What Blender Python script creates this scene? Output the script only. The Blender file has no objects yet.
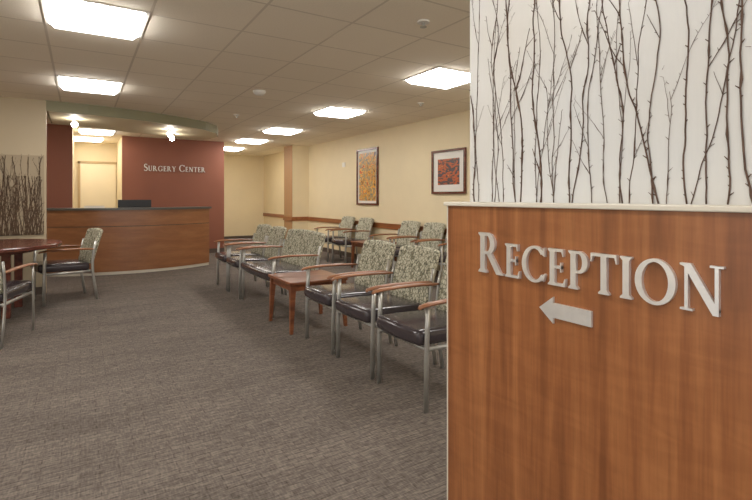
import bpy, bmesh, math, random
from mathutils import Vector, Matrix
C = bpy.context.scene.collection
sc = bpy.context.scene
try:
    sc.view_settings.view_transform = 'Standard'
    sc.view_settings.look = 'None'
except Exception:
    pass

# ------------------------------------------------------------------ materials
def srgb(r, g, b):
    f = lambda c: ((c/255)/12.92 if c/255 <= .04045 else (((c/255)+.055)/1.055)**2.4)
    return (f(r), f(g), f(b), 1)

class NT:
    def __init__(s, name):
        s.m = bpy.data.materials.new(name); s.m.use_nodes = True
        s.t = s.m.node_tree; s.b = s.t.nodes['Principled BSDF']
        s.out = s.t.nodes['Material Output']
    def n(s, typ, **kw):
        nd = s.t.nodes.new(typ)
        for k, v in kw.items():
            if k in nd.inputs: nd.inputs[k].default_value = v
            else: setattr(nd, k, v)
        return nd
    def l(s, a, b): s.t.links.new(a, b)
    def coords(s, scale=(1, 1, 1), rot=(0, 0, 0), typ='Object'):
        tc = s.n('ShaderNodeTexCoord'); mp = s.n('ShaderNodeMapping')
        mp.inputs['Scale'].default_value = scale; mp.inputs['Rotation'].default_value = rot
        s.l(tc.outputs[typ], mp.inputs['Vector']); return mp.outputs['Vector']
    def ramp(s, src, stops, interp='LINEAR'):
        r = s.n('ShaderNodeValToRGB'); r.color_ramp.interpolation = interp
        e = r.color_ramp.elements
        while len(e) < len(stops): e.new(.5)
        for i, (p, c) in enumerate(stops): e[i].position = p; e[i].color = c
        s.l(src, r.inputs['Fac']); return r.outputs['Color']
    def mix(s, a, b, fac, mode='MIX'):
        m = s.n('ShaderNodeMix', data_type='RGBA', blend_type=mode)
        for inp, v in ((m.inputs[0], fac), (m.inputs[6], a), (m.inputs[7], b)):
            if hasattr(v, 'is_linked') : s.l(v, inp)
            else: inp.default_value = v
        return m.outputs[2]
    def bump(s, src, strength=.3, dist=.01):
        b = s.n('ShaderNodeBump'); b.inputs['Strength'].default_value = strength
        b.inputs['Distance'].default_value = dist
        s.l(src, b.inputs['Height']); s.l(b.outputs['Normal'], s.b.inputs['Normal'])

def paint(name, col, rough=.6, var=.02, scale=3):
    m = NT(name); v = m.coords()
    no = m.n('ShaderNodeTexNoise', Scale=scale, Detail=4.0); m.l(v, no.inputs['Vector'])
    c2 = tuple(min(1, x*(1-var*2)) for x in col[:3])+(1,)
    m.l(m.ramp(no.outputs['Fac'], [(.3, c2), (.7, col)]), m.b.inputs['Base Color'])
    m.b.inputs['Roughness'].default_value = rough
    return m.m

def wood(name, dark, mid, light, scale=(14, 14, 1.2), rough=.35, coat=.2, fine=.35, dist=.5, fig=0):
    m = NT(name); v = m.coords(scale)
    a = m.n('ShaderNodeTexNoise', Scale=1.0, Detail=8.0, Distortion=dist); m.l(v, a.inputs['Vector'])
    v2 = m.coords(tuple(x*7 for x in scale))
    b = m.n('ShaderNodeTexNoise', Scale=1.0, Detail=4.0); m.l(v2, b.inputs['Vector'])
    c = m.ramp(a.outputs['Fac'], [(.3, dark), (.5, mid), (.7, light)])
    d = m.ramp(b.outputs['Fac'], [(.3, (.72, .72, .72, 1)), (.6, (1, 1, 1, 1))])
    c = m.mix(c, d, fine, 'MULTIPLY')
    if fig:
        v3 = m.coords((5, 5, 22))
        f = m.n('ShaderNodeTexNoise', Scale=1.0, Detail=3.0, Distortion=1.0); m.l(v3, f.inputs['Vector'])
        e = m.ramp(f.outputs['Fac'], [(.35, (.82, .79, .76, 1)), (.6, (1, 1, 1, 1))])
        c = m.mix(c, e, fig, 'MULTIPLY')
    m.l(c, m.b.inputs['Base Color'])
    m.b.inputs['Roughness'].default_value = rough
    m.b.inputs['Coat Weight'].default_value = coat
    m.b.inputs['Coat Roughness'].default_value = .25
    return m.m

def metal(name, col, rough=.35, met=.85):
    m = NT(name); v = m.coords((40, 40, 40))
    a = m.n('ShaderNodeTexNoise', Scale=1.0); m.l(v, a.inputs['Vector'])
    c2 = tuple(x*.92 for x in col[:3])+(1,)
    m.l(m.ramp(a.outputs['Fac'], [(.3, c2), (.7, col)]), m.b.inputs['Base Color'])
    m.b.inputs['Metallic'].default_value = met; m.b.inputs['Roughness'].default_value = rough
    return m.m

def emit(name, col, st, grid=True):
    m = NT(name)
    m.b.inputs['Base Color'].default_value = (.9, .9, .9, 1)
    m.b.inputs['Emission Color'].default_value = col
    m.b.inputs['Emission Strength'].default_value = st
    return m.m

def carpet_mat():
    m = NT('carpet')
    a = m.n('ShaderNodeTexNoise', Scale=1.0, Detail=2.0); m.l(m.coords((20, 95, 1)), a.inputs['Vector'])
    b = m.n('ShaderNodeTexNoise', Scale=1.0, Detail=2.0); m.l(m.coords((110, 22, 1)), b.inputs['Vector'])
    br = m.n('ShaderNodeTexBrick'); m.l(m.coords((1, 1, 1)), br.inputs['Vector'])
    br.inputs['Scale'].default_value = 1.0; br.inputs['Brick Width'].default_value = .16
    br.inputs['Row Height'].default_value = .04; br.inputs['Mortar Size'].default_value = .005
    br.inputs['Mortar Smooth'].default_value = 1.0
    br.inputs['Color1'].default_value = srgb(132, 122, 113); br.inputs['Color2'].default_value = srgb(106, 98, 91)
    br.inputs['Mortar'].default_value = srgb(70, 63, 58)
    big = m.n('ShaderNodeTexNoise', Scale=1.0, Detail=2.0); m.l(m.coords((.5, 2.6, 1)), big.inputs['Vector'])
    ca = m.ramp(a.outputs['Fac'], [(.36, srgb(66, 60, 56)), (.52, srgb(107, 98, 91)), (.68, srgb(150, 139, 130))])
    cb = m.ramp(b.outputs['Fac'], [(.36, srgb(72, 65, 61)), (.52, srgb(107, 98, 91)), (.68, srgb(143, 132, 123))])
    c = m.mix(ca, cb, .45)
    c = m.mix(c, br.outputs['Color'], .4)
    d = m.ramp(big.outputs['Fac'], [(.35, (.84, .84, .84, 1)), (.65, (1.0, 1.0, 1.0, 1))])
    m.l(m.mix(c, d, 1.0, 'MULTIPLY'), m.b.inputs['Base Color'])
    m.b.inputs['Roughness'].default_value = .95
    m.b.inputs['Specular IOR Level'].default_value = .12
    m.bump(a.outputs['Fac'], .4, .004)
    return m.m

def ceiling_mat():
    m = NT('ceiling_tile')
    tc = m.n('ShaderNodeTexCoord'); mp = m.n('ShaderNodeMapping')
    mp.inputs['Location'].default_value = (-(3.36-.326), -(4.05-.305), 0)
    m.l(tc.outputs['Object'], mp.inputs['Vector'])
    br = m.n('ShaderNodeTexBrick', offset=0.0); m.l(mp.outputs['Vector'], br.inputs['Vector'])
    br.inputs['Scale'].default_value = 1.0; br.inputs['Brick Width'].default_value = .652
    br.inputs['Row Height'].default_value = .611; br.inputs['Mortar Size'].default_value = .011
    br.inputs['Mortar Smooth'].default_value = .3
    br.inputs['Color1'].default_value = srgb(250, 240, 222); br.inputs['Color2'].default_value = srgb(246, 236, 218)
    br.inputs['Mortar'].default_value = srgb(222, 211, 193)
    n = m.n('ShaderNodeTexNoise', Scale=90.0, Detail=3.0); m.l(tc.outputs['Object'], n.inputs['Vector'])
    d = m.ramp(n.outputs['Fac'], [(.35, (.9, .9, .9, 1)), (.5, (1, 1, 1, 1))])
    m.l(m.mix(br.outputs['Color'], d, .5, 'MULTIPLY'), m.b.inputs['Base Color'])
    m.b.inputs['Roughness'].default_value = .9
    m.bump(br.outputs['Fac'], .3, .006)
    return m.m

def fabric_mat():
    m = NT('leaf_upholstery')
    v = m.coords((50, 50, 30), (.5, .3, .2))
    ns = m.n('ShaderNodeTexNoise', Scale=.7, Detail=2.0); m.l(v, ns.inputs['Vector'])
    vv = m.mix(v, ns.outputs['Color'], .35, 'ADD')
    vo = m.n('ShaderNodeTexVoronoi', feature='DISTANCE_TO_EDGE', Scale=1.0); m.l(vv, vo.inputs['Vector'])
    vo2 = m.n('ShaderNodeTexVoronoi', feature='F1', Scale=1.0); m.l(vv, vo2.inputs['Vector'])
    c = m.ramp(vo.outputs['Distance'], [(.02, srgb(92, 92, 78)), (.10, srgb(184, 179, 156)), (.45, srgb(214, 208, 186))])
    d = m.ramp(vo2.outputs['Color'], [(.20, srgb(140, 138, 120)), (.34, (1, 1, 1, 1))])
    m.l(m.mix(c, d, .8, 'MULTIPLY'), m.b.inputs['Base Color'])
    m.b.inputs['Roughness'].default_value = .8
    return m.m

M = {}
M['cream'] = paint('cream_wall_paint', srgb(232, 215, 178))
M['tan'] = paint('tan_wall_paint', srgb(186, 170, 142))
M['panel_tan'] = paint('grey_tan_panel', srgb(164, 148, 122))
M['brown'] = paint('tan_brown_pillar_side', srgb(166, 126, 86))
M['soffit_tan'] = paint('soffit_underside_paint', srgb(212, 198, 166))
M['red'] = paint('terracotta_wall_paint', srgb(140, 84, 62))
M['green'] = paint('sage_soffit_paint', srgb(140, 136, 108))
M['beige'] = paint('beige_laminate', srgb(208, 201, 186), .4)
M['door'] = paint('cream_door_paint', srgb(236, 222, 190), .5)
M['doorframe'] = paint('tan_door_frame_paint', srgb(186, 160, 118), .5)
M['white'] = paint('white_paint', srgb(232, 228, 220), .4)
M['dark'] = paint('dark_plastic', srgb(24, 24, 26), .4)
M['vinyl'] = paint('black_vinyl', srgb(62, 55, 58), .18, .02, 20)
M['base'] = paint('dark_rubber_baseboard', srgb(84, 70, 60), .6)
M['carpet'] = carpet_mat()
M['ceil'] = ceiling_mat()
M['fabric'] = fabric_mat()
M['cherry'] = wood('cherry_wood_panel', srgb(124, 74, 41), srgb(148, 92, 53), srgb(168, 110, 66), (20, 20, 1.0), fine=.55, dist=.5, fig=.65)
M['deskwood'] = wood('cherry_desk_laminate', srgb(136, 88, 56), srgb(146, 97, 62), srgb(156, 106, 69), (2.0, 2.0, 14), fine=.4, dist=.2)
M['oak'] = wood('armrest_wood', srgb(120, 74, 46), srgb(146, 94, 60), srgb(168, 116, 76), (6, 30, 30))
M['tablewood'] = wood('reddish_table_wood', srgb(100, 56, 34), srgb(124, 72, 44), srgb(148, 92, 58), (4, 18, 18))
M['mahog'] = wood('dark_mahogany', srgb(76, 38, 30), srgb(98, 50, 39), srgb(120, 66, 50), (12, 3, 12), .25)
M['rail'] = wood('rail_wood', srgb(130, 76, 40), srgb(150, 92, 50), srgb(170, 108, 60), (20, 1.5, 20))
M['steel'] = metal('champagne_metal', srgb(186, 184, 178), .32, .7)
M['alu'] = metal('brushed_aluminium', srgb(236, 236, 236), .3, .68)
M['stone'] = paint('grey_solid_surface', srgb(92, 88, 82), .3)
M['lens'] = emit('troffer_lens', (1, .97, .93, 1), 21.5)
M['lens_dim'] = emit('troffer_lens_soft', (1, .97, .92, 1), 12.0)
M['bulb'] = emit('spot_bulb', (1, .95, .86, 1), 80.0)
M['branch'] = paint('branch_bark', srgb(100, 76, 62), .8, .2, 30)
M['branch2'] = paint('brown_twig_bark', srgb(98, 76, 56), .8, .2, 30)

def panel_mat():
    m = NT('pale_resin_panel')
    n = m.n('ShaderNodeTexNoise', Scale=1.2, Detail=2.0); m.l(m.coords(), n.inputs['Vector'])
    n2 = m.n('ShaderNodeTexNoise', Scale=1.0, Detail=4.0); m.l(m.coords((140, 140, 20)), n2.inputs['Vector'])
    c = m.ramp(n.outputs['Fac'], [(.35, srgb(202, 198, 190)), (.65, srgb(205, 206, 205))])
    d = m.ramp(n2.outputs['Fac'], [(.3, (.96, .96, .96, 1)), (.7, (1, 1, 1, 1))])
    m.l(m.mix(c, d, .6, 'MULTIPLY'), m.b.inputs['Base Color'])
    m.b.inputs['Roughness'].default_value = .35
    return m.m
M['resin'] = panel_mat()

def art_mat(name, cols, scale):
    m = NT(name)
    v = m.coords(scale)
    ns = m.n('ShaderNodeTexNoise', Scale=1.3, Detail=5.0, Distortion=1.5); m.l(v, ns.inputs['Vector'])
    st = [(.28+.44*i/(len(cols)-1), c) for i, c in enumerate(cols)]
    m.l(m.ramp(ns.outputs['Fac'], st), m.b.inputs['Base Color'])
    m.b.inputs['Roughness'].default_value = .3
    return m.m
M['art1'] = art_mat('floral_print', [srgb(44, 56, 40), srgb(120, 70, 40), srgb(236, 170, 50), srgb(90, 110, 120), srgb(240, 190, 80), srgb(206, 80, 40), srgb(90, 50, 60)], (5, 5, 5))
M['art2'] = art_mat('landscape_print', [srgb(40, 50, 90), srgb(90, 70, 80), srgb(50, 60, 60), srgb(204, 100, 50), srgb(150, 56, 40), srgb(222, 160, 90)], (5, 5, 12))

# ------------------------------------------------------------------ helpers
def mk(name, bm, mat, parent=None, smooth=False, loc=(0, 0, 0)):
    me = bpy.data.meshes.new(name)
    bmesh.ops.recalc_face_normals(bm, faces=bm.faces)
    bm.to_mesh(me); bm.free()
    if smooth:
        for p in me.polygons: p.use_smooth = True
    if mat: me.materials.append(mat)
    o = bpy.data.objects.new(name, me); C.objects.link(o); o.location = loc
    if parent: o.parent = parent
    return o

def addbox(bm, x0, x1, y0, y1, z0, z1, bev=0, seg=2):
    r = bmesh.ops.create_cube(bm, size=1)
    vs = r['verts']
    for v in vs:
        v.co = Vector(((x0+x1)/2+v.co.x*(x1-x0), (y0+y1)/2+v.co.y*(y1-y0), (z0+z1)/2+v.co.z*(z1-z0)))
    if bev:
        es = list({e for v in vs for e in v.link_edges})
        bmesh.ops.bevel(bm, geom=es, offset=bev, segments=seg, affect='EDGES', profile=.5)

def box(name, b, mat, bev=0, parent=None, seg=2, smooth=False):
    bm = bmesh.new(); addbox(bm, *b, bev=bev, seg=seg)
    return mk(name, bm, mat, parent, smooth)

def struct(name, b, mat):
    o = box(name, b, mat); o['kind'] = 'structure'; return o

def tube(bm, pts, rx, ry=None, seg=8, up=Vector((0, 1, 0)), taper=None):
    ry = ry or rx
    pts = [Vector(p) for p in pts]; rings = []
    for i, p in enumerate(pts):
        t = (pts[min(i+1, len(pts)-1)]-pts[max(i-1, 0)]).normalized()
        a = up - t*up.dot(t)
        if a.length < 1e-4: a = Vector((1, 0, 0))-t*t.x
        a.normalize(); b = t.cross(a)
        k = taper[i] if taper else 1
        rings.append([bm.verts.new(p+a*math.cos(2*math.pi*j/seg)*rx*k+b*math.sin(2*math.pi*j/seg)*ry*k) for j in range(seg)])
    for i in range(len(rings)-1):
        for j in range(seg):
            bm.faces.new((rings[i][j], rings[i][(j+1) % seg], rings[i+1][(j+1) % seg], rings[i+1][j]))
    bm.faces.new(rings[0][::-1]); bm.faces.new(rings[-1])

def prism(bm, poly, f0, f1):
    a = [bm.verts.new(f0(*p)) for p in poly]; b = [bm.verts.new(f1(*p)) for p in poly]
    n = len(poly)
    bm.faces.new(a); bm.faces.new(b[::-1])
    for i in range(n):
        bm.faces.new((a[i], b[i], b[(i+1) % n], a[(i+1) % n]))

def empty(name, loc, label, cat, rot=0, group=None):
    e = bpy.data.objects.new(name, None); C.objects.link(e)
    e.location = loc; e.rotation_euler = (0, 0, rot); e.empty_display_size = .2
    e['label'] = label; e['category'] = cat
    if group: e['group'] = group
    return e

def tag(o, label, cat, group=None):
    o['label'] = label; o['category'] = cat
    if group: o['group'] = group
    return o

# ------------------------------------------------------------------ room shell
CH = 2.6
struct('floor', (-3.7, 5.06, -3.1, 14.9, -.1, 0), M['carpet'])
struct('ceiling', (-3.7, 5.06, -3.1, 14.9, CH, CH+.1), M['ceil'])
struct('wall_right', (4.96, 5.06, -3, 14.8, 0, CH), M['cream'])
struct('wall_far', (2.89, 5.06, 14.8, 14.9, 0, CH), M['cream'])
struct('wall_reception', (.76, 2.89, 11.5, 11.6, 0, CH), M['red'])
struct('wall_corridor', (2.79, 2.89, 11.6, 14.9, 0, CH), M['cream'])
struct('wall_alcove_right', (.76, .86, 11.6, 13.4, 0, CH), M['cream'])
struct('wall_alcove_back', (-.12, .76, 13.3, 13.4, 0, CH), M['cream'])
struct('wall_alcove_left', (-.22, -.12, 10.4, 13.4, 0, CH), M['cream'])
struct('wall_office', (-3.6, -.12, 10.3, 10.4, 0, CH), M['red'])
struct('wall_partition', (-3.6, -.39, 7.8, 7.95, 0, CH), M['tan'])
struct('wall_left', (-3.7, -3.6, 2.5, 10.4, 0, CH), M['cream'])
struct('wall_pillar', (4.52, 4.96, 11.3, 11.85, 0, CH), M['cream'])
struct('baseboard_right', (4.948, 4.96, -3, 11.3, 0, .1), M['base'])
struct('baseboard_far', (2.89, 4.96, 14.788, 14.8, 0, .1), M['base'])
struct('baseboard_partition', (-3.6, -.39, 7.788, 7.8, 0, .1), M['base'])
struct('baseboard_reception', (.76, 2.89, 11.488, 11.5, 0, .1), M['base'])
struct('trim_1', (4.935, 4.96, -3, 11.3, .70, .80), M['rail'])
struct('trim_2', (4.935, 4.96, 11.85, 14.8, .70, .80), M['rail'])
struct('trim_3', (4.49, 4.51, 11.28, 11.87, .70, .80), M['rail'])
struct('trim_4', (4.51, 4.935, 11.28, 11.3, .70, .80), M['rail'])
struct('pillar_side_sheet', (4.51, 4.52, 11.3, 11.85, 0, CH), M['brown'])  # thin full-height sheet that makes the pillar's left face a darker tan

front = [(-.39, 7.81), (.1, 7.84), (.55, 7.95), (1.0, 8.1), (1.46, 8.32), (1.85, 8.6), (2.12, 8.95), (2.25, 9.4), (2.2, 9.9), (2.0, 10.2)]
back = [(1.7, 10.15), (1.3, 9.9), (.8, 9.6), (.3, 9.3), (-.39, 9.1)]
SZ = 2.46
bm = bmesh.new()
prism(bm, front+back, lambda x, y: Vector((x, y, SZ)), lambda x, y: Vector((x, y, CH)))
sof = mk('soffit', bm, M['green']); sof['kind'] = 'structure'
bm = bmesh.new()
cx = sum(p[0] for p in front+back)/15; cy = sum(p[1] for p in front+back)/15
prism(bm, [(cx+(x-cx)*.985, cy+(y-cy)*.97) for x, y in front+back], lambda x, y: Vector((x, y, SZ-.006)), lambda x, y: Vector((x, y, SZ+.002)))
s2 = mk('trim_5', bm, M['soffit_tan']); s2['kind'] = 'structure'

d = box('door_1', (0.0, .74, 13.26, 13.3, 0, 2.1), M['door'], .005); d['kind'] = 'structure'
bm = bmesh.new()
addbox(bm, -.05, 0, 13.24, 13.3, 0, 2.15); addbox(bm, -.05, .76, 13.24, 13.3, 2.1, 2.15)
t = mk('trim_6', bm, M['doorframe']); t['kind'] = 'structure'

# ------------------------------------------------------------------ ceiling lights
def troffer(x, y, mat='lens'):
    e = empty('ceiling_light', (x, y, CH), 'square recessed fluorescent ceiling light with white frame', 'ceiling light', group='square ceiling lights')
    bm = bmesh.new(); s = .32; w = .022
    for b in ((-s, s, -s, -s+w), (-s, s, s-w, s), (-s, -s+w, -s+w, s-w), (s-w, s, -s+w, s-w)):
        addbox(bm, b[0], b[1], b[2], b[3], -.008, 0)
    mk('frame', bm, M['white'], e)
    bm = bmesh.new(); k = s-w
    r = bmesh.ops.create_cube(bm, size=1)
    for v in r['verts']:
        q = k if v.co.z > 0 else k-.04
        v.co = Vector((math.copysign(q, v.co.x), math.copysign(q, v.co.y), 0 if v.co.z > 0 else -.045))
    mk('lens', bm, M[mat], e)
for x, y in [(.1, 4.02), (.1, 6.45), (3.36, 4.05), (3.36, 6.5), (3.36, 8.92), (3.36, 10.9), (3.4, 12.9),
             (.1, 1.6), (3.36, 1.6), (.1, -.85), (3.36, -.85), (-2.5, 4.02), (-2.5, 1.6), (-2.2, 9.2)]:
    troffer(x, y)
troffer(.28, 10.95, 'lens_dim'); troffer(.14, 12.4, 'lens_dim')

def spot(x, y, z):
    e = empty('spot_light', (x, y, z), 'small round white spotlight glowing under the green soffit', 'spotlight', group='soffit spotlights')
    bm = bmesh.new(); tube(bm, [(0, 0, 0), (0, 0, -.015)], .04, seg=16); mk('base', bm, M['white'], e, True)
    bm = bmesh.new(); tube(bm, [(0, 0, -.015), (0, 0, -.05)], .02, seg=16); mk('housing', bm, M['white'], e, True)
    bm = bmesh.new(); bmesh.ops.create_uvsphere(bm, u_segments=12, v_segments=8, radius=.042)
    for v in bm.verts: v.co.z -= .085
    mk('bulb', bm, M['bulb'], e, True)
spot(-.07, 8.35, SZ-.006); spot(1.43, 9.4, SZ-.006); spot(1.30, 8.8, SZ-.006)

def detector(x, y, r, h, name, lab, cat):
    bm = bmesh.new()
    tube(bm, [(0, 0, 0), (0, 0, -h*.5), (0, 0, -h)], r, seg=20, taper=[1, .9, .55])
    o = mk(name, bm, M['white'], None, True, (x, y, CH)); tag(o, lab, cat)
detector(1.87, 5.75, .08, .05, 'smoke_detector', 'round off-white smoke detector on the tiled ceiling', 'smoke detector')
def sprinkler(x, y):
    e = empty('sprinkler', (x, y, CH), 'small white fire sprinkler head set in the ceiling', 'sprinkler', group='ceiling sprinklers')
    bm = bmesh.new(); tube(bm, [(0, 0, 0), (0, 0, -.012)], .045, seg=20); mk('rosette', bm, M['white'], e)
    bm = bmesh.new(); tube(bm, [(0, 0, -.012), (0, 0, -.04)], .012, seg=10); tube(bm, [(0, 0, -.04), (0, 0, -.045)], .025, seg=12)
    mk('nozzle', bm, M['steel'], e)
sprinkler(2.16, 2.83); sprinkler(2.1, 7.6); sprinkler(4.0, 5.3)

# ------------------------------------------------------------------ reception partition
PX = 1.15; PE = 1.364
part = empty('reception_partition', (PX, PE, 0), 'low cherry wood partition with beige cap carrying the reception sign', 'partition')
def pb(name, b, mat, bev=0):
    o = box(name, (b[0]-PX, b[1]-PX, b[2]-PE, b[3]-PE, b[4], b[5]), mat, bev); o.parent = part; return o
pb('wood_panel', (PX, PX+.02, -1.2, PE-.006, 0, 1.268), M['cherry'])
pb('core', (PX+.021, PX+.22, -1.2, PE-.006, 0, 1.268), M['beige'])
pb('end_trim', (PX-.001, PX+.22, PE-.006, PE, 0, 1.268), M['beige'])
pb('cap', (PX-.010, PX+.232, -1.21, PE+.010, 1.268, 1.282), M['beige'], .003)

def branches(bm, U, H, n, seed, r0, wild=1.0):
    rnd = random.Random(seed)
    def stem(u, v, ang, length, r, depth):
        step = .02; k = max(3, int(length/step)); pts = []; wander = 0
        w = .0015*rnd.random()
        for i in range(k+1):
            if not (0.005 < u < U-.005) or v > H-.004: break
            pts.append((u, v, w))
            wander += rnd.gauss(0, .08); wander *= .8
            u += math.sin(ang+wander)*step; v += math.cos(ang+wander)*step
            ang *= .975
            if depth < 2 and i > 2 and rnd.random() < (.055 if depth == 0 else .05):
                sd = rnd.choice((-1, 1))
                stem(u, v, ang+sd*rnd.uniform(.3, .6)*wild, rnd.uniform(.05, .26)*(1 if depth == 0 else .5), r*.62, depth+1)
            if rnd.random() < .4:
                sd = rnd.choice((-1, 1)); a = ang+sd*.8; L = rnd.uniform(.005, .015)
                tube(bm, [(u, v, w), (u+math.sin(a)*L, v+math.cos(a)*L, w)], r*.8, seg=4, up=Vector((0, 0, 1)), taper=[1, .5])
        if len(pts) > 2:
            m = len(pts)
            tp = [(1-.5*i/(k))*(1.8 if rnd.random() < .14 else 1) for i in range(m)]
            tube(bm, pts, r, seg=5, up=Vector((0, 0, 1)), taper=tp)
    for i in range(n):
        u = U*(i+rnd.random())/n
        stem(u, .001, rnd.gauss(0, .09)*wild, rnd.choice((rnd.uniform(.4, 1.0)*H, rnd.uniform(.6, 1.0)*H, H*1.3, H*1.3)), r0*rnd.uniform(.45, 1.15), 0)
        if rnd.random() < .3:
            stem(U*rnd.random(), .001, rnd.gauss(0, .15), rnd.uniform(.15, .5)*H, r0*.5, 0)

pan = empty('branch_panel', (1.25, 1.35, 1.282), 'tall pale resin panel with embedded dark twigs on the partition', 'decorative panel')
L = 2.0; H = CH-1.282-.002
bm = bmesh.new(); addbox(bm, 0, .02, -L, 0, 0, H); mk('panel_sheet', bm, M['resin'], pan)
bm = bmesh.new(); branches(bm, L, H, 50, 5, .0021)
for v in bm.verts: v.co = Vector((-.001-v.co.z, -v.co.x, v.co.y))
o = mk('twigs', bm, M['branch'], pan, True); o['kind'] = 'stuff'; o['label'] = 'dark brown upright twigs'

pan2 = empty('branch_panel', (-2.2, 7.8, .80), 'grey-tan wall panel with dense upright brown twigs behind the round table', 'decorative panel')
L2 = 1.79; H2 = 1.05
bm = bmesh.new(); addbox(bm, 0, L2, -.02, 0, 0, H2); mk('panel_sheet', bm, M['panel_tan'], pan2)
bm = bmesh.new(); branches(bm, L2, H2*.75, 170, 9, .0052, 1.2); branches(bm, L2, H2-.01, 70, 10, .0045)
for v in bm.verts: v.co = Vector((v.co.x, -.021-v.co.z, v.co.y))
o = mk('twigs', bm, M['branch2'], pan2, True); o['kind'] = 'stuff'

# ------------------------------------------------------------------ serif lettering
T = .175; h = .075; SF = .045
def R4(x0, y0, x1, y1): return [(x0, y0), (x1, y0), (x1, y1), (x0, y1)]
def arc(cx, cy, rx, ry, a0, a1, n=22, t=None, hh=None):
    irx = rx-(T if t is None else t); iry = ry-(h if hh is None else hh)
    out = []
    for i in range(n):
        a = math.radians(a0+(a1-a0)*i/n); b = math.radians(a0+(a1-a0)*(i+1)/n)
        out.append([(cx+rx*math.cos(a), cy+ry*math.sin(a)), (cx+rx*math.cos(b), cy+ry*math.sin(b)),
                    (cx+irx*math.cos(b), cy+iry*math.sin(b)), (cx+irx*math.cos(a), cy+iry*math.sin(a))])
    return out
def stemser(x0, x1=None, ext=.07, top=True, bot=True):
    x1 = x0+T if x1 is None else x1
    o = [R4(x0, 0, x1, 1)]
    for f, y, s in ((bot, 0, 1), (top, 1, -1)):
        if f:
            o.append([(x0-ext, y), (x1+ext, y), (x1+ext, y+s*SF*.8), (x1, y+s*SF*2.2), (x0, y+s*SF*2.2), (x0-ext, y+s*SF*.8)])
    return o
def strip(path):
    out = []; n = len(path); L_, R_ = [], []
    for i, (x, y, w) in enumerate(path):
        p = path[max(i-1, 0)]; q = path[min(i+1, n-1)]
        dx, dy = q[0]-p[0], q[1]-p[1]; l = math.hypot(dx, dy)
        L_.append((x-dy/l*w/2, y+dx/l*w/2)); R_.append((x+dy/l*w/2, y-dx/l*w/2))
    for i in range(n-1): out.append([L_[i], L_[i+1], R_[i+1], R_[i]])
    return out
def glyph(c):
    if c == 'R':
        return stemser(.07)+[R4(.2, 1-h, .34, 1), R4(.2, .46, .34, .46+h)]+arc(.33, .73, .29, .27, -90, 90)+\
            [[(.30, .50), (.48, .50), (.84, .05), (.92, .04), (.92, 0), (.68, 0)]], .92
    if c == 'P':
        return stemser(.07)+[R4(.2, 1-h, .34, 1), R4(.2, .42, .34, .42+h)]+arc(.33, .71, .30, .29, -90, 90), .63
    if c == 'E':
        return stemser(.07)+[R4(.2, 1-h, .54, 1), R4(.2, .47, .48, .47+h), R4(.2, 0, .58, h),
            [(.48, .95), (.55, 1), (.55, .80), (.525, .80)], [(.44, .38), (.48, .38), (.48, .64), (.44, .64)],
            [(.52, .05), (.61, 0), (.63, .22), (.6, .22)]], .63
    if c in 'CG':
        o = arc(.5, .5, .5, .52, 40, 322, 36)
        o += [[(.80, .78), (.89, .74), (.89, .99), (.86, .99)]]
        if c == 'C': o += [[(.84, .04), (.92, .24), (.88, .27), (.78, .14)]]; return o, .92
        o += [R4(.75, .08, .91, .45), R4(.66, .41, .98, .46)]; return o, .98
    if c == 'T':
        return stemser(.30, top=False)+[R4(.0, 1-h, .765, 1), [(-.01, .78), (.02, .78), (.07, .95), (0, .98)], [(.775, .78), (.745, .78), (.695, .95), (.765, .98)]], .765
    if c == 'I': return stemser(.07), .305
    if c == 'O': return arc(.5, .5, .5, .52, 0, 360, 44), 1.0
    if c == 'N':
        return [R4(.1, 0, .18, .95), R4(.74, .05, .82, 1), [(.0, 1), (.24, 1), (.82, .10), (.82, -.02), (.70, -.02), (.09, .93), (.0, .96)],
                R4(.0, 0, .28, SF), R4(.64, 1-SF, .92, 1)], .92
    if c == 'U':
        return [R4(.07, .3, .07+T, 1), R4(.64, .3, .72, 1), R4(0, 1-SF, .3, 1), R4(.56, 1-SF, .8, 1)]+\
            arc(.395, .31, .325, .33, 180, 270)+arc(.395, .31, .325, .33, 270, 360, t=.08), .8
    if c == 'Y':
        return [[(.0, 1), (.2, 1), (.46, .5), (.46, .4), (.31, .4), (.29, .5)], [(.42, .5), (.64, 1), (.73, 1), (.47, .42)],
                R4(.31, 0, .31+T, .5), R4(.22, 0, .56, SF), R4(-.04, 1-SF, .27, 1), R4(.56, 1-SF, .8, 1)], .78
    if c == 'S':
        pts = []
        for i in range(14):
            a = math.radians(35+235*i/13); pts.append((.27+.2*math.cos(a), .75+.225*math.sin(a), .07+.08*min(1, i/10)))
        for i in range(1, 15):
            a = math.radians(90-235*i/14); pts.append((.27+.22*math.cos(a), .27+.245*math.sin(a), .15-.08*max(0, (i-4)/10)))
        return strip(pts)+[R4(.42, .8, .46, 1.0), R4(.02, 0, .06, .22)], .53
    return [], .4

def lettering(e, words, O, X, Z, N, big, small, total, depth, mat, sx=1.0):
    items = []; w = 0; gaps = 0
    for wi, word in enumerate(words):
        for i, ch in enumerate(word):
            g, adv = glyph(ch); s = big if i == 0 else small
            items.append((g, adv*s*sx, s)); w += adv*s*sx
            gaps += 1
        if wi < len(words)-1: items.append((None, small*.5, small)); w += small*.5
    gap = (total-w)/(gaps-1)
    x = 0
    for g, adv, s in items:
        if g is None: x += adv; continue
        bm = bmesh.new()
        for k, poly in enumerate(g):
            dd = depth+.00003*(k % 7)
            prism(bm, poly, lambda a, b: O+X*(x+a*s*sx)+Z*(b*s), lambda a, b: O+X*(x+a*s*sx)+Z*(b*s)+N*dd)
        mk('letter', bm, mat, e)
        x += adv+gap

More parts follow.
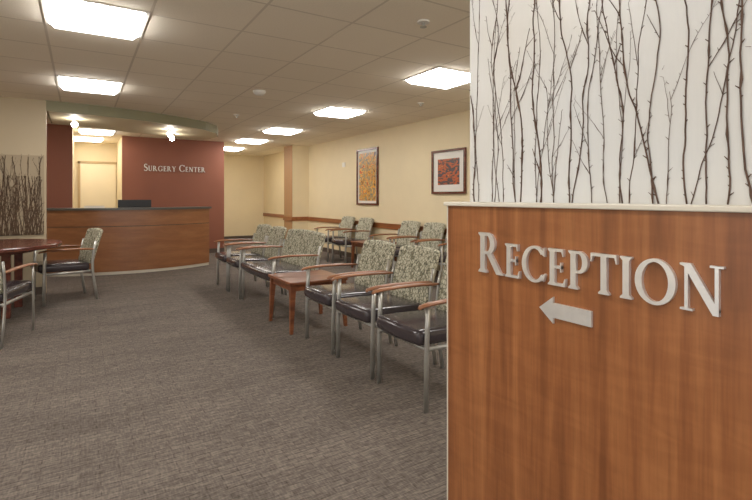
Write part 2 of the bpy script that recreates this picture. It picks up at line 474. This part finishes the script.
e = empty('reception_sign', (PX, 1.19, 1.05), 'brushed aluminium raised letters reading RECEPTION on cherry wood', 'sign')
lettering(e, ['RECEPTION'], Vector((0, 0, 0)), Vector((0, -1, 0)), Vector((0, 0, 1)), Vector((-1, 0, 0)), .132, .104, .722, .010, M['alu'], .90)
e = empty('surgery_center_sign', (1.18, 11.5, 1.87), 'small silver raised letters reading SURGERY CENTER on terracotta wall', 'sign')
lettering(e, ['SURGERY', 'CENTER'], Vector((0, 0, 0)), Vector((1, 0, 0)), Vector((0, 0, 1)), Vector((0, -1, 0)), .15, .112, 1.28, .02, M['white'], .85)
bm = bmesh.new()
ar = [(0, 0), (.048, .038), (.048, .021), (.168, .021), (.168, -.021), (.048, -.021), (.048, -.038)]
prism(bm, ar, lambda a, b: Vector((0, -a, b)), lambda a, b: Vector((-.007, -a, b)))
o = mk('direction_arrow', bm, M['alu'], None, False, (PX, .942, .978)); tag(o, 'flat brushed aluminium arrow pointing toward the waiting room', 'arrow sign')

# ------------------------------------------------------------------ chairs (face local -X)
cache = {}
def chair_parts(W):
    if W in cache: return cache[W]
    P = []
    def add(name, bm, mat, smooth=True):
        o = mk(name, bm, mat, None, smooth); me = o.data; bpy.data.objects.remove(o); P.append((name, me))
    hw = W/2-.014
    for s in (-1, 1):
        bm = bmesh.new()
        tube(bm, [(-.272, s*hw, 0), (-.27, s*hw, .3), (-.264, s*hw, .5), (-.257, s*hw, .632)], .010, .018, 10)
        add('leg', bm, M['steel'])
        bm = bmesh.new()
        tube(bm, [(.30, s*hw, 0), (.27, s*hw, .2), (.248, s*hw, .36), (.245, s*hw, .48), (.262, s*hw, .64), (.285, s*hw, .74)], .010, .017, 10)
        add('leg', bm, M['steel'])
        bm = bmesh.new()
        pts = [(-.325, s*hw, .628), (-.31, s*hw, .640), (-.25, s*hw, .649), (-.1, s*hw, .655), (.08, s*hw, .652), (.2, s*hw, .645), (.255, s*hw, .642)]
        tube(bm, pts, .026, .013, 12, taper=[.55, .85, 1, 1.02, 1, .9, .7])
        add('armrest', bm, M['oak'])
    bm = bmesh.new()
    for s in (-1, 1):
        tube(bm, [(-.265, s*(hw-.02), .37), (.25, s*(hw-.02), .36)], .01, .016, 8)
        addbox(bm, -.272, -.252, s*hw-.02 if s > 0 else s*hw, s*hw if s > 0 else s*hw+.02, .355, .385)
        addbox(bm, .245, .262, s*hw-.02 if s > 0 else s*hw, s*hw if s > 0 else s*hw+.02, .345, .375)
    tube(bm, [(-.25, -hw, .368), (-.25, hw, .368)], .011, .011, 8, up=Vector((0, 0, 1)))
    tube(bm, [(.245, -hw, .362), (.245, hw, .362)], .011, .011, 8, up=Vector((0, 0, 1)))
    add('seat_frame', bm, M['steel'])
    bm = bmesh.new(); sw = W/2-.030
    addbox(bm, -.315, .225, -sw, sw, .382, .478, .036, 5)
    for y in [sw*(-1+2*i/8) for i in range(1, 8)]:
        g = bm.verts[:]+bm.edges[:]+bm.faces[:]; bmesh.ops.bisect_plane(bm, geom=g, plane_co=(0, y, 0), plane_no=(0, 1, 0))
    for x in [-.315+.54*i/7 for i in range(1, 7)]:
        g = bm.verts[:]+bm.edges[:]+bm.faces[:]; bmesh.ops.bisect_plane(bm, geom=g, plane_co=(x, 0, 0), plane_no=(1, 0, 0))
    for v in bm.verts:
        u = (v.co.x+.045)/.27; t = v.co.y/sw
        if v.co.z > .44: v.co.z += .018*max(0, 1-u*u)*max(0, 1-t*t)
        v.co.z -= (v.co.x)*.03
        v.co.x -= .02*(1-t*t) if v.co.x < -.2 else 0
    add('seat', bm, M['vinyl'])
    bm = bmesh.new(); bw = W/2-.026
    addbox(bm, -.03, .03, -bw, bw, .455, .875, .027, 4)
    for y in [bw*(-1+2*i/10) for i in range(1, 10)]:
        g = bm.verts[:]+bm.edges[:]+bm.faces[:]; bmesh.ops.bisect_plane(bm, geom=g, plane_co=(0, y, 0), plane_no=(0, 1, 0))
    for z in [.455+.42*i/7 for i in range(1, 7)]:
        g = bm.verts[:]+bm.edges[:]+bm.faces[:]; bmesh.ops.bisect_plane(bm, geom=g, plane_co=(0, 0, z), plane_no=(0, 0, 1))
    for v in bm.verts:
        t = v.co.y/bw; z = (v.co.z-.455)/.42
        v.co.x += .235+.095*z+.02*z*z+.035*(1-t*t)*z
        if v.co.z > .6: v.co.z += .014*(1-t*t)*z
    add('backrest', bm, M['fabric'])
    cache[W] = P
    return P

def chair(x, y, rot, label, group, W=.565, name='waiting_chair', cat='chair'):
    e = empty(name, (x, y, 0), label, cat, rot, group)
    for n, me in chair_parts(W):
        o = bpy.data.objects.new(n, me); C.objects.link(o); o.parent = e
    return e
lab = 'waiting chair with leaf-patterned back, black vinyl seat, wood arms, metal legs'
G1 = 'waiting chairs in the middle row'; G2 = 'waiting chairs along the cream wall'
RX = 2.05
for y in (2.57, 3.195, 3.82): chair(RX, y, 0, lab, G1)
chair(RX-.02, 5.50, 0, 'two-seat loveseat with leaf-patterned back, black vinyl seat and wood arms', G1, 1.13, 'loveseat', 'loveseat')
for y in (6.39, 7.01): chair(RX-.04, y, 0, lab, G1)
for y in (5.40, 6.05, 6.70, 8.20, 8.95): chair(4.50, y, 0, 'patterned waiting chair with wood arms standing against the cream wall', G2)
G3 = 'chairs around the round table'
chair(-.17, 7.25, math.radians(14), 'patterned chair with wood arms pulled up to the round dark table', G3)
chair(-.73, 5.56, math.radians(-109), 'patterned chair with wood arms facing the round dark table', G3)

# ------------------------------------------------------------------ side tables
def side_table(x, y, label, s=.31):
    e = empty('side_table', (x, y, 0), label, 'side table')
    bm = bmesh.new(); addbox(bm, -s, s, -s, s, .46, .49, .006); mk('tabletop', bm, M['tablewood'], e)
    bm = bmesh.new()
    for a, b, c, d in ((-s+.04, s-.04, -s+.03, -s+.05), (-s+.04, s-.04, s-.05, s-.03), (-s+.03, -s+.05, -s+.05, s-.05), (s-.05, s-.03, -s+.05, s-.05)):
        addbox(bm, a, b, c, d, .40, .46)
    mk('apron', bm, M['tablewood'], e)
    for sx in (-1, 1):
        for sy in (-1, 1):
            bm = bmesh.new()
            bot = [(sx*(s-.005), sy*(s-.005)), (sx*(s-.035), sy*(s-.005)), (sx*(s-.035), sy*(s-.033)), (sx*(s-.005), sy*(s-.033))]
            top = [(sx*(s-.015), sy*(s-.015)), (sx*(s-.07), sy*(s-.015)), (sx*(s-.07), sy*(s-.06)), (sx*(s-.015), sy*(s-.06))]
            a = [bm.verts.new((p[0], p[1], 0)) for p in bot]; b = [bm.verts.new((p[0], p[1], .46)) for p in top]
            bm.faces.new(a); bm.faces.new(b[::-1])
            for i in range(4): bm.faces.new((a[i], a[(i+1) % 4], b[(i+1) % 4], b[i]))
            mk('leg', bm, M['tablewood'], e)
    return e
side_table(1.99, 4.57, 'square reddish wood side table between the loveseat and chairs', .31)
side_table(4.55, 7.45, 'square reddish wood side table between chairs along the wall')

e = empty('round_table', (-.95, 6.78, 0), 'round dark mahogany table with four square legs', 'table')
bm = bmesh.new(); tube(bm, [(0, 0, .73), (0, 0, .738), (0, 0, .767), (0, 0, .775)], .77, seg=64, taper=[.985, 1, 1, .99]); mk('tabletop', bm, M['mahog'], e)
bm = bmesh.new(); tube(bm, [(0, 0, .68), (0, 0, .73)], .5, seg=48); mk('apron', bm, M['mahog'], e)
for a in (40, 130, 220, 310):
    x = .43*math.cos(math.radians(a)); y = .43*math.sin(math.radians(a))
    bm = bmesh.new(); addbox(bm, x-.04, x+.04, y-.04, y+.04, 0, .68, .006); mk('leg', bm, M['mahog'], e)

# ------------------------------------------------------------------ reception desk
DC = Vector((.82, 11.4)); DR = 2.3
def ring(name, r0, r1, a0, a1, z0, z1, mat, parent, n=48):
    bm = bmesh.new(); vs = []
    for i in range(n+1):
        a = math.radians(a0+(a1-a0)*i/n); c, s = math.cos(a), math.sin(a)
        vs.append([bm.verts.new((r*c, r*s, z)) for r, z in ((r0, z0), (r1, z0), (r1, z1), (r0, z1))])
    for i in range(n):
        for j in range(4):
            bm.faces.new((vs[i][j], vs[i][(j+1) % 4], vs[i+1][(j+1) % 4], vs[i+1][j]))
    bm.faces.new(vs[0]); bm.faces.new(vs[-1][::-1])
    return mk(name, bm, mat, parent)
desk = empty('reception_desk', (DC.x, DC.y, 0), 'long curved cherry wood reception desk with grey ledge', 'reception desk')
A0, A1 = 231, 304
ring('kickplate', DR-.25, DR-.01, A0, A1, 0, .05, M['beige'], desk)
ring('front_panel', DR-.25, DR, A0, A1, .05, .80, M['deskwood'], desk)
ring('reveal_strip', DR-.25, DR-.008, A0, A1, .80, .812, M['base'], desk)
ring('upper_panel', DR-.25, DR, A0, A1, .812, 1.08, M['deskwood'], desk)
ring('ledge', DR-.32, DR+.035, A0, A1+.6, 1.08, 1.115, M['stone'], desk)
ring('worktop', DR-.85, DR-.26, A0+8, A1-8, .72, .75, M['stone'], desk)
ring('pedestal', DR-.75, DR-.5, A0+9, A0+20, 0, .72, M['deskwood'], desk)
ring('pedestal', DR-.75, DR-.5, A1-22, A1-10, 0, .72, M['deskwood'], desk)

def mon(x, y, rot):
    e = empty('computer_monitor', (x, y, .75), 'black flat computer monitor on the reception desk', 'monitor', rot)
    bm = bmesh.new(); addbox(bm, -.12, .12, -.09, .09, 0, .015, .004); mk('base', bm, M['dark'], e)
    bm = bmesh.new(); addbox(bm, -.025, .025, -.01, .02, .015, .22); mk('stand', bm, M['dark'], e)
    bm = bmesh.new(); addbox(bm, -.27, .27, -.03, .01, .12, .50, .006); mk('screen', bm, M['dark'], e)
mon(.84, 9.66, math.radians(0))
e = empty('paper_tray', (.2, 9.21, 1.115), 'pale stacked paper tray standing on the desk ledge', 'paper tray')
bm = bmesh.new(); addbox(bm, -.15, .15, -.05, .05, 0, .03, .004); mk('tray', bm, M['white'], e)
bm = bmesh.new(); addbox(bm, -.14, .14, -.045, .045, .03, .04); mk('paper', bm, M['beige'], e)

# ------------------------------------------------------------------ pictures on right wall
def picture(y0, y1, z0, z1, fmat, art, label, mat_w):
    e = empty('framed_picture', (4.96, (y0+y1)/2, (z0+z1)/2), label, 'picture')
    hy = (y1-y0)/2; hz = (z1-z0)/2; w = .035
    bm = bmesh.new()
    for b in ((-hy, hy, hz-w, hz), (-hy, hy, -hz, -hz+w), (-hy, -hy+w, -hz+w, hz-w), (hy-w, hy, -hz+w, hz-w)):
        addbox(bm, -.035, 0, b[0], b[1], b[2], b[3])
    mk('frame', bm, fmat, e)
    bm = bmesh.new(); addbox(bm, -.012, 0, -hy+w, hy-w, -hz+w, hz-w); mk('mat_board', bm, M['white'], e)
    bm = bmesh.new(); k = w+mat_w; addbox(bm, -.015, -.012, -hy+k, hy-k, -hz+k, hz-k); mk('print', bm, art, e)
picture(7.93, 8.76, 1.14, 2.28, M['mahog'], M['art1'], 'tall framed floral print in orange and yellow on cream wall', .05)
picture(5.43, 6.24, 1.35, 2.05, M['mahog'], M['art2'], 'dark-framed landscape print in red and blue on cream wall', .11)
o = box('wall_sensor', (4.935, 4.96, 9.30, 9.42, 1.96, 2.06), M['white'], .005); tag(o, 'small white square wall sensor on the cream wall', 'wall sensor')

# ------------------------------------------------------------------ world and camera
w = bpy.data.worlds.new('World'); sc.world = w; w.use_nodes = True
w.node_tree.nodes['Background'].inputs[0].default_value = (1, .98, .95, 1)
w.node_tree.nodes['Background'].inputs[1].default_value = 1.4
cam = bpy.data.cameras.new('camera'); co = bpy.data.objects.new('camera', cam); C.objects.link(co)
co.location = (0, 0, 1.3); co.rotation_euler = (math.pi/2, 0, -math.radians(31.7))
cam.sensor_width = 36; cam.lens = 479/752*36; cam.shift_y = -53/752
cam.clip_start = .05; cam.clip_end = 100
sc.camera = co
